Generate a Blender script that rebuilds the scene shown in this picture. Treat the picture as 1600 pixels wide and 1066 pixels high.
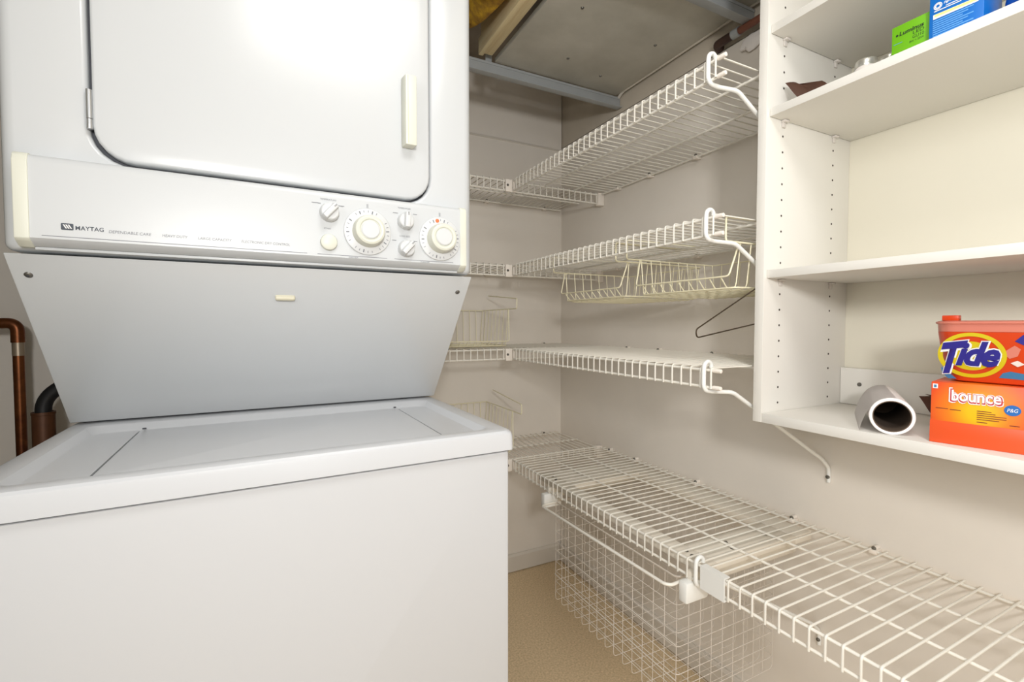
import bpy, bmesh, math, random
from mathutils import Vector, Matrix
R = math.radians
random.seed(7)
for o in list(bpy.data.objects):
    bpy.data.objects.remove(o, do_unlink=True)
scene = bpy.context.scene
COL = scene.collection

# ------------------------------------------------------------------ camera
cam_d = bpy.data.cameras.new('camera')
cam_d.sensor_width = 36.0
cam_d.lens = 735.0 / 1600.0 * 36.0
cam_d.clip_start = 0.02
cam = bpy.data.objects.new('camera', cam_d)
COL.objects.link(cam)
cam.location = (0, 0, 1.098)
cam.rotation_euler = (R(90 - 2.03), 0, R(-26.83))
scene.camera = cam

# ------------------------------------------------------------------ light
world = bpy.data.worlds.new('world')
scene.world = world
world.use_nodes = True
bg = world.node_tree.nodes['Background']
bg.inputs[0].default_value = (1.0, 0.985, 0.96, 1)
bg.inputs[1].default_value = 0.6

def area(name, loc, target, sx, sy, power, color):
    l = bpy.data.lights.new(name, 'AREA')
    l.shape = 'RECTANGLE'; l.size = sx; l.size_y = sy
    l.energy = power; l.color = color
    o = bpy.data.objects.new(name, l)
    COL.objects.link(o)
    o.location = loc
    d = Vector(target) - Vector(loc)
    o.rotation_euler = d.to_track_quat('-Z', 'Y').to_euler()
    return o
# photographer's lamp beside the camera, and daylight from the open doorway behind
area('photo_lamp', (-0.10, -0.54, 1.41), (0.80, 1.3, 1.25), 0.14, 0.14, 11.0, (1.0, 0.99, 0.97))
area('side_fill', (-1.65, -0.45, 1.75), (1.0, 0.45, 1.25), 1.5, 0.8, 24.0, (1.0, 0.99, 0.97))  # unseen fill from the left, added to lift shelf fronts and right wall
area('doorway_daylight', (0.36, -2.05, 1.25), (0.36, 1.0, 1.25), 0.40, 1.8, 5.0, (0.93, 0.97, 1.0))
area('overhead_fill', (0.25, 0.0, 2.13), (0.25, 0.01, 0.0), 0.5, 0.5, 8.5, (1.0, 0.99, 0.97))  # added overhead fill, no fixture: brightens washer top and other level surfaces

scene.view_settings.view_transform = 'Standard'
scene.view_settings.look = 'None'
scene.view_settings.exposure = 0.14
scene.view_settings.gamma = 1.0
scene.view_settings.use_curve_mapping = False

# ------------------------------------------------------------------ materials
def srgb(r, g, b):
    def f(c):
        c /= 255.0
        return c / 12.92 if c <= 0.04045 else ((c + 0.055) / 1.055) ** 2.4
    return (f(r), f(g), f(b), 1)

MATS = {}
def mat(name, col, rough=0.5, metal=0.0, noise=0.0, nscale=8.0, bump=0.0, bscale=120.0, spec=0.5, col2=None,
        transmission=0.0, stretch=None, coat=0.0):
    m = bpy.data.materials.new(name)
    m.use_nodes = True
    nt = m.node_tree; N = nt.nodes; L = nt.links
    b = N['Principled BSDF']
    b.inputs['Base Color'].default_value = col
    b.inputs['Roughness'].default_value = rough
    b.inputs['Metallic'].default_value = metal
    b.inputs['Specular IOR Level'].default_value = spec
    if transmission: b.inputs['Transmission Weight'].default_value = transmission
    if coat: b.inputs['Coat Weight'].default_value = coat
    tc = N.new('ShaderNodeTexCoord')
    vec = tc.outputs['Object']
    if stretch:
        mp = N.new('ShaderNodeMapping'); mp.inputs['Scale'].default_value = stretch
        L.new(vec, mp.inputs['Vector']); vec = mp.outputs['Vector']
    if noise > 0 or col2:
        n = N.new('ShaderNodeTexNoise'); n.inputs['Scale'].default_value = nscale
        n.inputs['Detail'].default_value = 5; n.inputs['Roughness'].default_value = 0.6
        L.new(vec, n.inputs['Vector'])
        r = N.new('ShaderNodeValToRGB')
        r.color_ramp.elements[0].position = 0.35; r.color_ramp.elements[1].position = 0.68
        c2 = col2 or tuple(list(c * (1 - noise) for c in col[:3]) + [1])
        r.color_ramp.elements[0].color = c2; r.color_ramp.elements[1].color = col
        L.new(n.outputs['Fac'], r.inputs['Fac']); L.new(r.outputs['Color'], b.inputs['Base Color'])
    if bump > 0:
        n2 = N.new('ShaderNodeTexNoise'); n2.inputs['Scale'].default_value = bscale; n2.inputs['Detail'].default_value = 3
        L.new(vec, n2.inputs['Vector'])
        bp = N.new('ShaderNodeBump'); bp.inputs['Strength'].default_value = bump; bp.inputs['Distance'].default_value = 0.002
        L.new(n2.outputs['Fac'], bp.inputs['Height']); L.new(bp.outputs['Normal'], b.inputs['Normal'])
    MATS[name] = m
    return m

M_wall = mat('painted wall', srgb(232, 225, 215), 0.75, noise=0.05, nscale=3.0, bump=0.12, bscale=90)
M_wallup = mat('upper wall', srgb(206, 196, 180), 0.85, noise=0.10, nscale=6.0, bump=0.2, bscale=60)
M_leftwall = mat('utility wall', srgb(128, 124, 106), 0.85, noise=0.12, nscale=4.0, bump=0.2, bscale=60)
M_floor = mat('speckled floor', srgb(234, 210, 174), 0.85, nscale=160.0, col2=srgb(200, 178, 142), bump=0.25, bscale=220)
M_base = mat('baseboard paint', srgb(214, 207, 196), 0.5)
M_ceil = mat('old ceiling boards', srgb(150, 140, 126), 0.9, noise=0.25, nscale=5.0, bump=0.3, bscale=40)
M_duct = mat('grey board', srgb(206, 204, 195), 0.7, nscale=5.0, col2=srgb(186, 184, 174), bump=0.1, bscale=50)
M_rail = mat('grid metal', srgb(168, 172, 174), 0.45, noise=0.06, nscale=10)
M_wood = mat('raw joist wood', srgb(238, 224, 184), 0.7, nscale=6.0, col2=srgb(222, 202, 158), stretch=(14, 1, 14), bump=0.2, bscale=60)
M_insul = mat('yellow insulation', srgb(214, 170, 44), 0.95, nscale=40.0, col2=srgb(150, 112, 40), bump=1.0, bscale=80)
M_enamel = mat('white enamel', srgb(201, 204, 206), 0.22, spec=0.5)
M_enamel2 = mat('washer enamel', srgb(200, 202, 205), 0.28, spec=0.5)
M_panel = mat('console print panel', srgb(200, 203, 205), 0.35)
M_cream = mat('aged cream plastic', srgb(216, 217, 204), 0.4)
M_clip = mat('cream clip plastic', srgb(218, 213, 190), 0.4)
M_knob = mat('white knob plastic', srgb(210, 212, 213), 0.35)
M_dark = mat('dark gap', srgb(66, 68, 74), 0.6)
M_print = mat('grey print', srgb(126, 128, 134), 0.6)
M_logo = mat('charcoal print', srgb(70, 76, 86), 0.6)
M_chrome = mat('zinc metal', srgb(200, 202, 204), 0.3, metal=0.9)
M_screw = mat('dull screw', srgb(120, 118, 112), 0.4, metal=0.8)
M_wire = mat('white epoxy wire', srgb(236, 232, 222), 0.38)
M_cap = mat('vinyl cap', srgb(238, 230, 220), 0.5)
M_bracket = mat('bracket enamel', srgb(236, 236, 232), 0.4)
M_creamw = mat('cream basket wire', srgb(238, 231, 200), 0.4)
M_thin = mat('fine basket wire', srgb(220, 212, 202), 0.4)
M_slide = mat('slide plastic', srgb(226, 219, 206), 0.5, noise=0.03)
M_lam = mat('white laminate', srgb(226, 223, 216), 0.45)
M_lamback = mat('laminate back', srgb(228, 223, 207), 0.55)
M_hole = mat('pin hole', srgb(60, 50, 44), 0.8)
M_clear = mat('clear pin', srgb(214, 208, 202), 0.25)
M_copper = mat('tarnished copper', srgb(146, 88, 48), 0.38, metal=0.75, nscale=14.0, col2=srgb(96, 54, 32))
M_solder = mat('solder collar', srgb(176, 160, 140), 0.4, metal=0.6)
M_brownpipe = mat('brown standpipe', srgb(110, 70, 44), 0.45, metal=0.3, nscale=10.0, col2=srgb(76, 48, 34))
M_hose = mat('black hose', srgb(30, 30, 32), 0.5)
M_rust = mat('dark iron pipe', srgb(70, 46, 38), 0.6, noise=0.3, nscale=30)
M_hanger = mat('hanger wire', srgb(74, 62, 48), 0.4, metal=0.6)
M_paper = mat('white paper', srgb(238, 233, 230), 0.7)
M_core = mat('cardboard core', srgb(92, 76, 62), 0.85)
M_leaf = mat('brown leather', srgb(112, 78, 62), 0.55, noise=0.2, nscale=30)
M_jarmetal = mat('jar metal', srgb(190, 188, 180), 0.3, metal=0.7)
M_green = mat('lime carton', srgb(104, 172, 16), 0.45)
M_blue = mat('blue carton', srgb(4, 102, 186), 0.4)
M_navy = mat('dark blue bag', srgb(16, 74, 160), 0.4)
M_whitebag = mat('white bag', srgb(228, 226, 220), 0.5)
M_pwhite = mat('white print', srgb(228, 228, 228), 0.5)
M_plight = mat('pale blue print', srgb(92, 156, 220), 0.5)
M_pyel = mat('pale yellow print', srgb(240, 226, 140), 0.5)
M_pblack = mat('black print', srgb(30, 44, 24), 0.6)
M_pbrown = mat('brown print', srgb(120, 50, 16), 0.6)
M_orange = mat('orange tub', srgb(200, 62, 18), 0.3)
M_tubclear = mat('salmon lid', srgb(204, 122, 104), 0.3)
M_tubwhite = mat('pale lid', srgb(222, 210, 200), 0.35)
M_yellow = mat('yellow print', srgb(200, 180, 16), 0.4)
M_inkblue = mat('navy print', srgb(40, 34, 128), 0.4)
M_teal = mat('steel blue print', srgb(58, 116, 158), 0.4)
M_bred = mat('crimson print', srgb(186, 30, 44), 0.5)
M_borange = mat('orange carton', srgb(220, 80, 30), 0.4)
M_pgblue = mat('royal blue print', srgb(28, 98, 172), 0.4)
M_dot = mat('orange dot', srgb(236, 120, 70), 0.5)

# bounce carton: orange with a printed yellow burst
def burst_mat():
    m = bpy.data.materials.new('orange carton with yellow burst'); m.use_nodes = True
    nt = m.node_tree; N = nt.nodes; L = nt.links; b = N['Principled BSDF']; b.inputs['Roughness'].default_value = 0.4
    tc = N.new('ShaderNodeTexCoord'); mp = N.new('ShaderNodeMapping')
    mp.inputs['Location'].default_value = (-0.052 * 17, 0.0, -0.052 * 17); mp.inputs['Scale'].default_value = (17, 0.001, 17)
    g = N.new('ShaderNodeTexGradient'); g.gradient_type = 'SPHERICAL'
    r = N.new('ShaderNodeValToRGB')
    r.color_ramp.elements[0].position = 0.05; r.color_ramp.elements[0].color = srgb(218, 76, 28)
    r.color_ramp.elements[1].position = 0.8; r.color_ramp.elements[1].color = srgb(228, 180, 10)
    e = r.color_ramp.elements.new(0.45); e.color = srgb(228, 124, 24)
    L.new(tc.outputs['Object'], mp.inputs['Vector']); L.new(mp.outputs['Vector'], g.inputs['Vector'])
    L.new(g.outputs['Fac'], r.inputs['Fac']); L.new(r.outputs['Color'], b.inputs['Base Color'])
    return m
M_burst = burst_mat()

# ------------------------------------------------------------------ geometry helpers
def link(name, me, m=None, parent=None, loc=None):
    o = bpy.data.objects.new(name, me)
    COL.objects.link(o)
    if m is not None and not me.materials: me.materials.append(m)
    if parent is not None: o.parent = parent
    if loc is not None: o.location = loc
    return o

def tag(o, label=None, cat=None, group=None, kind=None):
    if label: o['label'] = label
    if cat: o['category'] = cat
    if group: o['group'] = group
    if kind: o['kind'] = kind
    return o

def thing(name, label, cat, loc=(0, 0, 0), rz=0.0, group=None):
    o = bpy.data.objects.new(name, None)
    o.empty_display_size = 0.05
    COL.objects.link(o)
    o.location = loc; o.rotation_euler = (0, 0, rz)
    return tag(o, label, cat, group)

def bm_mesh(bm, name, smooth=True, angle=40):
    me = bpy.data.meshes.new(name)
    bmesh.ops.recalc_face_normals(bm, faces=bm.faces)
    bm.to_mesh(me); bm.free()
    if smooth:
        for p in me.polygons: p.use_smooth = True
        me.set_sharp_from_angle(angle=R(angle))
    return me

def add_box(bm, x0, x1, y0, y1, z0, z1, bev=0.0, seg=2):
    r = bmesh.ops.create_cube(bm, size=1.0)
    for v in r['verts']:
        v.co = Vector((x0 + (v.co.x + .5) * (x1 - x0), y0 + (v.co.y + .5) * (y1 - y0), z0 + (v.co.z + .5) * (z1 - z0)))
    if bev > 0:
        es = set()
        for v in r['verts']:
            es.update(v.link_edges)
        bmesh.ops.bevel(bm, geom=list(es), offset=bev, segments=seg, affect='EDGES', profile=0.5)

def box(name, x0, x1, y0, y1, z0, z1, m, parent=None, bev=0.001, seg=2):
    bm = bmesh.new(); add_box(bm, x0, x1, y0, y1, z0, z1, bev, seg)
    return link(name, bm_mesh(bm, name), m, parent)

def fillet(pts, rad, seg=4):
    pts = [Vector(p) for p in pts]
    out = [pts[0]]
    for i in range(1, len(pts) - 1):
        a, p, b = pts[i - 1], pts[i], pts[i + 1]
        d1 = (a - p); d2 = (b - p)
        if d1.length < 1e-6 or d2.length < 1e-6: continue
        r = min(rad, d1.length * 0.45, d2.length * 0.45)
        p1 = p + d1.normalized() * r; p2 = p + d2.normalized() * r
        for k in range(seg + 1):
            t = k / seg
            out.append(p1.lerp(p, t).lerp(p.lerp(p2, t), t))
    out.append(pts[-1])
    return out

def add_tube(bm, pts, rad, n=8, closed=False, radii=None):
    pts = [Vector(p) for p in pts]
    N = len(pts)
    rings = []
    up = None
    for i in range(N):
        if closed:
            t = (pts[(i + 1) % N] - pts[i - 1]).normalized()
        elif i == 0: t = (pts[1] - pts[0]).normalized()
        elif i == N - 1: t = (pts[-1] - pts[-2]).normalized()
        else:
            t = ((pts[i + 1] - pts[i]).normalized() + (pts[i] - pts[i - 1]).normalized()).normalized()
        if up is None:
            ref = Vector((0, 0, 1)) if abs(t.z) < 0.9 else Vector((1, 0, 0))
            up = (ref - t * ref.dot(t)).normalized()
        else:
            up = (up - t * up.dot(t))
            up = up.normalized() if up.length > 1e-6 else t.orthogonal().normalized()
        s = t.cross(up)
        r = radii[i] if radii else rad
        rings.append([bm.verts.new(pts[i] + (up * math.cos(2 * math.pi * k / n) + s * math.sin(2 * math.pi * k / n)) * r) for k in range(n)])
    for i in range(N if closed else N - 1):
        a = rings[i]; b = rings[(i + 1) % N]
        for k in range(n):
            bm.faces.new((a[k], a[(k + 1) % n], b[(k + 1) % n], b[k]))
    if not closed:
        bm.faces.new(rings[0][::-1]); bm.faces.new(rings[-1])

def tube(name, pts, rad, m, parent=None, n=8, closed=False, radii=None, loc=None):
    bm = bmesh.new(); add_tube(bm, pts, rad, n, closed, radii)
    return link(name, bm_mesh(bm, name, angle=60), m, parent, loc)

def add_lathe(bm, prof, axis_o, axis_d, n=32):
    """prof: list of (radius, height along axis)."""
    o = Vector(axis_o); d = Vector(axis_d).normalized()
    u = d.orthogonal().normalized(); w = d.cross(u)
    rings = []
    for r, hh in prof:
        if r < 1e-6:
            rings.append([bm.verts.new(o + d * hh)])
        else:
            rings.append([bm.verts.new(o + d * hh + (u * math.cos(2 * math.pi * k / n) + w * math.sin(2 * math.pi * k / n)) * r) for k in range(n)])
    for a, b in zip(rings[:-1], rings[1:]):
        for k in range(n):
            if len(a) == 1 and len(b) == 1: continue
            if len(a) == 1: bm.faces.new((a[0], b[(k + 1) % n], b[k]))
            elif len(b) == 1: bm.faces.new((a[k], a[(k + 1) % n], b[0]))
            else: bm.faces.new((a[k], a[(k + 1) % n], b[(k + 1) % n], b[k]))
    if len(rings[0]) > 1: bm.faces.new(rings[0][::-1])
    if len(rings[-1]) > 1: bm.faces.new(rings[-1])

def lathe(name, prof, o, d, m, parent=None, n=32, angle=35):
    bm = bmesh.new(); add_lathe(bm, prof, o, d, n)
    return link(name, bm_mesh(bm, name, angle=angle), m, parent)

def rr(x0, x1, z0, z1, r, n=6):
    """rounded rectangle outline (x, z), 4*(n+1) points, counter-clockwise."""
    out = []
    for cx, cz, a0 in ((x1 - r, z0 + r, -90), (x1 - r, z1 - r, 0), (x0 + r, z1 - r, 90), (x0 + r, z0 + r, 180)):
        for k in range(n + 1):
            a = R(a0 + 90 * k / n)
            out.append((cx + r * math.cos(a), cz + r * math.sin(a)))
    return out

def add_loft(bm, loops, cap0=True, cap1=True):
    rings = [[bm.verts.new(p) for p in lp] for lp in loops]
    n = len(rings[0])
    for a, b in zip(rings[:-1], rings[1:]):
        for k in range(n):
            bm.faces.new((a[k], a[(k + 1) % n], b[(k + 1) % n], b[k]))
    if cap0: bm.faces.new(rings[0][::-1])
    if cap1: bm.faces.new(rings[-1])

def loft(name, loops, m, parent=None, cap0=True, cap1=True, angle=35):
    bm = bmesh.new(); add_loft(bm, loops, cap0, cap1)
    return link(name, bm_mesh(bm, name, angle=angle), m, parent)

def xz(lp, y): return [(x, y, z) for x, z in lp]
def xy(lp, z): return [(x, y, z) for x, y in lp]

def prism(name, poly_yz, x0, x1, m, parent=None, bev=0.0):
    bm = bmesh.new(); add_loft(bm, [[(x0, y, z) for y, z in poly_yz], [(x1, y, z) for y, z in poly_yz]])
    if bev > 0:
        bmesh.ops.bevel(bm, geom=list(bm.edges), offset=bev, segments=2, affect='EDGES', profile=0.5)
    return link(name, bm_mesh(bm, name), m, parent)

def text(name, body, m, parent, origin, ax, ay, width, height, depth=0.0003, shear=0.0, offset=0.0, space=1.0):
    """text mesh fitted into a width x height box; origin = lower left, ax/ay = directions of the text."""
    cu = bpy.data.curves.new(name, 'FONT')
    cu.body = body; cu.size = 1.0; cu.shear = shear; cu.offset = offset; cu.space_character = space
    cu.resolution_u = 3; cu.extrude = 0.0
    to = bpy.data.objects.new(name, cu); COL.objects.link(to)
    dg = bpy.context.evaluated_depsgraph_get()
    me = bpy.data.meshes.new_from_object(to.evaluated_get(dg))
    bpy.data.objects.remove(to, do_unlink=True); bpy.data.curves.remove(cu)
    xs = [v.co.x for v in me.vertices]; ys = [v.co.y for v in me.vertices]
    x0, x1, y0, y1 = min(xs), max(xs), min(ys), max(ys)
    ax = Vector(ax); ay = Vector(ay); nrm = ax.cross(ay); O = Vector(origin)
    for v in me.vertices:
        u = (v.co.x - x0) / (x1 - x0) * width; w = (v.co.y - y0) / (y1 - y0) * height
        v.co = O + ax * u + ay * w + nrm * depth
    me.name = name
    me.materials.clear()
    return link(name, me, m, parent)

def disc(name, c, ax, ay, rx, ry, m, parent, depth=0.0004, inner=0.0, n=40):
    bm = bmesh.new(); c = Vector(c); ax = Vector(ax); ay = Vector(ay); nrm = ax.cross(ay)
    o = [bm.verts.new(c + ax * rx * math.cos(2 * math.pi * k / n) + ay * ry * math.sin(2 * math.pi * k / n) + nrm * depth) for k in range(n)]
    if inner <= 0: bm.faces.new(o)
    else:
        i = [bm.verts.new(c + ax * rx * inner * math.cos(2 * math.pi * k / n) + ay * ry * inner * math.sin(2 * math.pi * k / n) + nrm * depth) for k in range(n)]
        for k in range(n): bm.faces.new((o[k], o[(k + 1) % n], i[(k + 1) % n], i[k]))
    me = bpy.data.meshes.new(name); bm.to_mesh(me); bm.free()
    return link(name, me, m, parent)

def poly(name, pts, m, parent):
    me = bpy.data.meshes.new(name); me.from_pydata([tuple(p) for p in pts], [], [list(range(len(pts)))]); me.update()
    return link(name, me, m, parent)

# ================================================================== SETTING
XR, YB, XL = 1.18, 1.833, -0.70
def struct(o): return tag(o, kind='structure')
struct(box('floor', XL - .05, XR + .08, -2.2, YB + .08, -0.05, 0.0, M_floor, bev=0))
struct(box('wall_right', XR, XR + .08, -2.2, YB + .08, 0.0, 1.893, M_wall, bev=0))
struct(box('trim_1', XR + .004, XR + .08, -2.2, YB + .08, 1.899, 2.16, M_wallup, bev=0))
struct(box('wall_back', XL - .05, XR, YB, YB + .08, 0.0, 1.882, M_wall, bev=0))
struct(box('trim_2', XL - .05, XR, YB + .002, YB + .08, 1.890, 2.16, M_wall, bev=0))
struct(box('trim_3', XL, XR, YB - .003, YB + .06, 1.880, 1.888, M_base, bev=.001))
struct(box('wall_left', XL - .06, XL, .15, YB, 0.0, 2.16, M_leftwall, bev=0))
struct(box('ceiling', XL - .06, XR + .08, -2.2, YB + .08, 2.16, 2.20, M_ceil, bev=0))
def baseboard(name, prof, x0=None, x1=None, y0=None, y1=None):
    bm = bmesh.new()
    if y0 is None: add_loft(bm, [[(x0, y, z) for y, z in prof], [(x1, y, z) for y, z in prof]])
    else: add_loft(bm, [[(x, y0, z) for x, z in prof], [(x, y1, z) for x, z in prof]])
    return struct(link(name, bm_mesh(bm, name, angle=30), M_base))
baseboard('baseboard_back', [(YB, .004), (YB - .012, .004), (YB - .012, .07), (YB - .006, .08), (YB, .08)], x0=XL, x1=XR - .012)
baseboard('baseboard_right', [(XR, .006), (XR - .012, .006), (XR - .012, .07), (XR - .006, .08), (XR, .08)], y0=-2.0, y1=YB - .012)

# ---- ceiling grid rails (inverted tees)
def tee(y, x0, x1, label):
    t = thing('ceiling_grid_rail', label, 'ceiling rail', (x0, y, 1.912), group='ceiling grid rails')
    box('flange', 0, x1 - x0, -.013, .013, 0, .0022, M_rail, t, bev=.0006)
    box('web', 0, x1 - x0, -.0012, .0012, .0022, .032, M_rail, t, bev=.0003)
    box('bulb', 0, x1 - x0, -.0035, .0035, .032, .040, M_rail, t, bev=.001)
    return t
tee(1.428, -.68, 1.178, 'grey metal ceiling grid rail crossing below the wooden joist end')
tee(.872, -.68, 1.178, 'grey metal ceiling grid rail at top edge beside the brown pipe')
t = thing('ceiling_hanger_strap', 'short grey metal hanger strap above rail at joist end', 'strap', (.628, 1.432, 1.953))
box('strap', 0, .022, 0, .0022, 0, .14, M_rail, t, bev=.0004)
box('foot', 0, .022, -.004, .006, -.002, .0, M_rail, t, bev=.0004)

# ---- grey board above the grid
t = thing('ceiling_board', 'grey panel board with screws above the ceiling grid', 'ceiling panel', (.66, .1, 1.956))
box('board', 0, .50, 0, 1.33, 0, .016, M_duct, t, bev=.002)
for px, py in ((.20, 1.20), (.40, 1.02), (.27, .75), (.10, .98), (.43, .80), (.36, 1.24)):
    lathe('screw', [(0, -.0025), (.004, -.002), (.005, 0), (.005, .002)], (px, py, -.0003), (0, 0, 1), M_screw, t, n=12)
tag(tube('conduit', fillet([(1.168, .2, 1.962), (1.168, 1.40, 1.962), (1.172, 1.43, 1.95)], .02), .006, M_base), 'thin painted conduit along the grey ceiling board edge', 'conduit')

# ---- joist and insulation
t = thing('ceiling_joist', 'pale wooden joist with torn end above the ceiling grid', 'joist', (.597, .1, 1.956))
box('beam', 0, .040, 0, 1.30, 0, .19, M_wood, t, bev=.003)
box('ledger', -.004, .012, .9, 1.31, -.002, .05, M_wood, t, bev=.002)
def lumpy(name, cx, cy, cz, sx, sy, sz, m, parent=None, seed=1, amp=.25, sub=4):
    bm = bmesh.new(); bmesh.ops.create_icosphere(bm, subdivisions=sub, radius=1.0)
    rnd = random.Random(seed); ph = [(rnd.uniform(2, 7), rnd.uniform(2, 7), rnd.uniform(2, 7), rnd.uniform(0, 6)) for _ in range(6)]
    for v in bm.verts:
        d = sum(math.sin(a * v.co.x + b * v.co.y + c * v.co.z + p) for a, b, c, p in ph) / 6
        q = v.co * (1 + amp * d)
        v.co = Vector((cx + q.x * sx, cy + q.y * sy, cz + q.z * sz))
    return link(name, bm_mesh(bm, name, angle=80), m, parent)
tag(lumpy('insulation_batt', .535, .95, 2.03, .055, .42, .085, M_insul, seed=3, amp=.22), 'yellow fibreglass insulation beside the wooden joist', 'insulation')
t = thing('overhead_pipe', 'dark grey overhead pipe behind yellow insulation', 'pipe', (.50, 1.30, 2.06))
tube('pipe', [(-.5, .14, 0), (.05, .14, 0)], .030, M_hose, t, n=16)
tube('collar', [(-.02, .14, 0), (.02, .14, 0)], .036, M_hose, t, n=16)

# ---- brown pipe along top of right wall
t = thing('wall_pipe', 'brown pipe with dark elbow along the top of right wall', 'pipe', (1.155, .98, 1.9045))
tube('pipe', [(0, -.95, 0), (0, -.06, 0)], .0095, mat('brown iron pipe', srgb(124, 76, 58), .5, noise=.2, nscale=20), t, n=14)
tube('elbow', fillet([(0, -.07, 0), (0, -.006, 0), (.024, 0, -.001)], .015), .0115, M_rust, t, n=14)
tube('clamp', [(0, -.082, 0), (0, -.060, 0)], .0125, M_rail, t, n=14)
t2 = tag(lumpy('torn_drywall_flap', 1.172, .87, 1.868, .006, .035, .020, M_paper, seed=9, amp=.4, sub=3), 'torn white drywall scrap under the brown pipe', 'drywall scrap')

# ================================================================== WIRE SHELVES
SP = 0.0254
LIP = 0.034
WR = 0.0019   # cross wire radius
RR_ = 0.0031   # rod radius
XF = 0.773
RODS = (0.773, 0.903, 1.033, 1.163)

def cross_mesh(name, depth):
    """deck wire: local +d runs back, nose bends down at the front. Built along +X."""
    pts = fillet([(-.0005 - WR - RR_, 0, -LIP - .002), (-.0005 - WR - RR_, 0, WR + RR_), (depth, 0, WR + RR_)], .006, 4)
    bm = bmesh.new(); add_tube(bm, pts, WR, 6)
    return bm_mesh(name=name, bm=bm, angle=60)
ME_cross16 = cross_mesh('cross_wire', 0.400); ME_cross16.materials.append(M_wire)
ME_cross12 = cross_mesh('cross_wire', 0.298); ME_cross12.materials.append(M_wire)

def clip_mesh():
    bm = bmesh.new()
    add_box(bm, -.012, .010, -.008, .008, -.006, .004, .002)
    add_tube(bm, [(.010, 0, .006), (-.006, 0, .006)], .0045, 10)
    return bm_mesh(bm, 'wall_clip')
ME_clip = clip_mesh(); ME_clip.materials.append(M_cap)
def screw_mesh():
    bm = bmesh.new(); add_lathe(bm, [(0, -.0032), (.003, -.003), (.0042, -.0015), (.0045, 0), (.0045, .002)], (0, 0, 0), (1, 0, 0), 12)
    return bm_mesh(bm, 'screw')
ME_screw = screw_mesh(); ME_screw.materials.append(M_screw)

def bracket(t, y, z, foot=True):
    """support bracket: loop over the front rails, horizontal run, brace down to the wall (world coords, t at known loc)."""
    L = t.location
    f = lambda p: Vector(p) - L
    x = XF
    pts = [(x + .012, y, z + .004), (x + .010, y, z + .014), (x + .001, y, z + .018), (x - .008, y, z + .012), (x - .0095, y, z - .002),
           (x - .0095, y, z - LIP + .002), (x - .004, y, z - LIP - .007), (x + .012, y, z - LIP - .010), (x + .060, y - .0125, z - LIP - .013)]
    if foot:
        pts += [(XR - .035, y - .0125, z - .225), (XR - .006, y - .0125, z - .250), (XR - .005, y - .0125, z - .285)]
    else:
        pts += [(x + .085, y - .0125, z - LIP - .013)]
    b = tube('support_bracket', [f(p) for p in fillet(pts, .010, 3)], .0044, M_bracket, t, n=10)
    if foot:
        s = link('screw', ME_screw, None, b); s.location = f((XR - .010, y - .0125, z - .272))
    return b

def right_shelf(z, y0, y1, label, clips, br=None, capend=True, wires_from=None, wires_to=None):
    t = thing('wire_shelf', label, 'wire shelf', (XF, y0, z), group='wire shelves on the right wall')
    L = t.location
    for k, x in enumerate(RODS):
        nm = 'front_rail' if k == 0 else ('back_rod' if k == 3 else 'middle_rod')
        ya = y0 if (x < .86 or not capend) else y0 + .006
        tube(nm, [Vector((x, ya, z)) - L, Vector((x, y1, z)) - L], RR_, M_wire, t, n=8)
    tube('nose_rail', [Vector((XF, y0, z - LIP)) - L, Vector((XF, y1, z - LIP)) - L], RR_, M_wire, t, n=8)
    y = (wires_from if wires_from is not None else y0 + .012)
    ymax = wires_to if wires_to is not None else y1 - .006
    while y <= ymax:
        w = link('cross_wire', ME_cross16, None, t); w.location = Vector((XF, y, z)) - L
        y += SP
    if capend:
        for dz in (0, -LIP):
            lathe('end_cap', [(0, -.006), (.004, -.005), (.0046, -.001), (.0046, .012), (.003, .013)], Vector((XF, y0 - .002, z + dz)) - L, (0, 1, 0), M_cap, t, n=12)
        for x in RODS[1:3]:
            lathe('end_cap', [(0, -.002), (.004, -.001), (.0046, .002), (.0046, .014), (.003, .015)], Vector((x, y0 + .004, z)) - L, (0, 1, 0), M_cap, t, n=12)
    for cy in clips:
        c = link('wall_clip', ME_clip, None, t); c.location = Vector((XR - .011, cy, z)) - L
        s = link('screw', ME_screw, None, c); s.location = (-.007, 0, .006)
    if br: bracket(t, br, z)
    # slotted end bracket where the shelf meets the shelf on the back wall
    return t

Z1, Z2, Z3, Z4 = 1.6105, 1.3080, 1.0065, 0.6024
YE = 1.512
right_shelf(Z1, .636, YE, 'highest white wire shelf along right wall, under the ceiling board', (1.42, 1.25, 1.05, .80), br=.662)
right_shelf(Z2, .636, YE, 'second highest white wire shelf along right wall, cream baskets hang from it', (1.42, 1.25, 1.04, .78), br=.662)
right_shelf(Z3, .636, YE, 'white wire shelf on right wall level with dryer overhang, below hanging baskets', (1.36, 1.20, .98, .74), br=.662)
s4 = right_shelf(Z4, .664, YE, 'low white wire shelf on right wall above the deep mesh basket', (1.457, 1.312, 1.034, .729), br=None, capend=False)
bracket(s4, .675, Z4)
s5 = right_shelf(Z4, -.30, .662, 'nearest low white wire shelf under the cabinet at lower right', (.546, .25, -.05), capend=False, wires_to=.658)
# splice sleeve
L5 = s5.location
sl = loft('splice_sleeve', [[Vector(p) - L5 for p in ((XF - .0095, y, Z4 + .007), (XF + .007, y, Z4 + .007), (XF + .007, y, Z4 + .0045), (XF - .0068, y, Z4 + .0045),
     (XF - .0068, y, Z4 - LIP - .0035), (XF + .005, y, Z4 - LIP - .0035), (XF + .005, y, Z4 - LIP - .006), (XF - .0095, y, Z4 - LIP - .006))] for y in (.607, .664)], M_bracket, s5)

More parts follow.
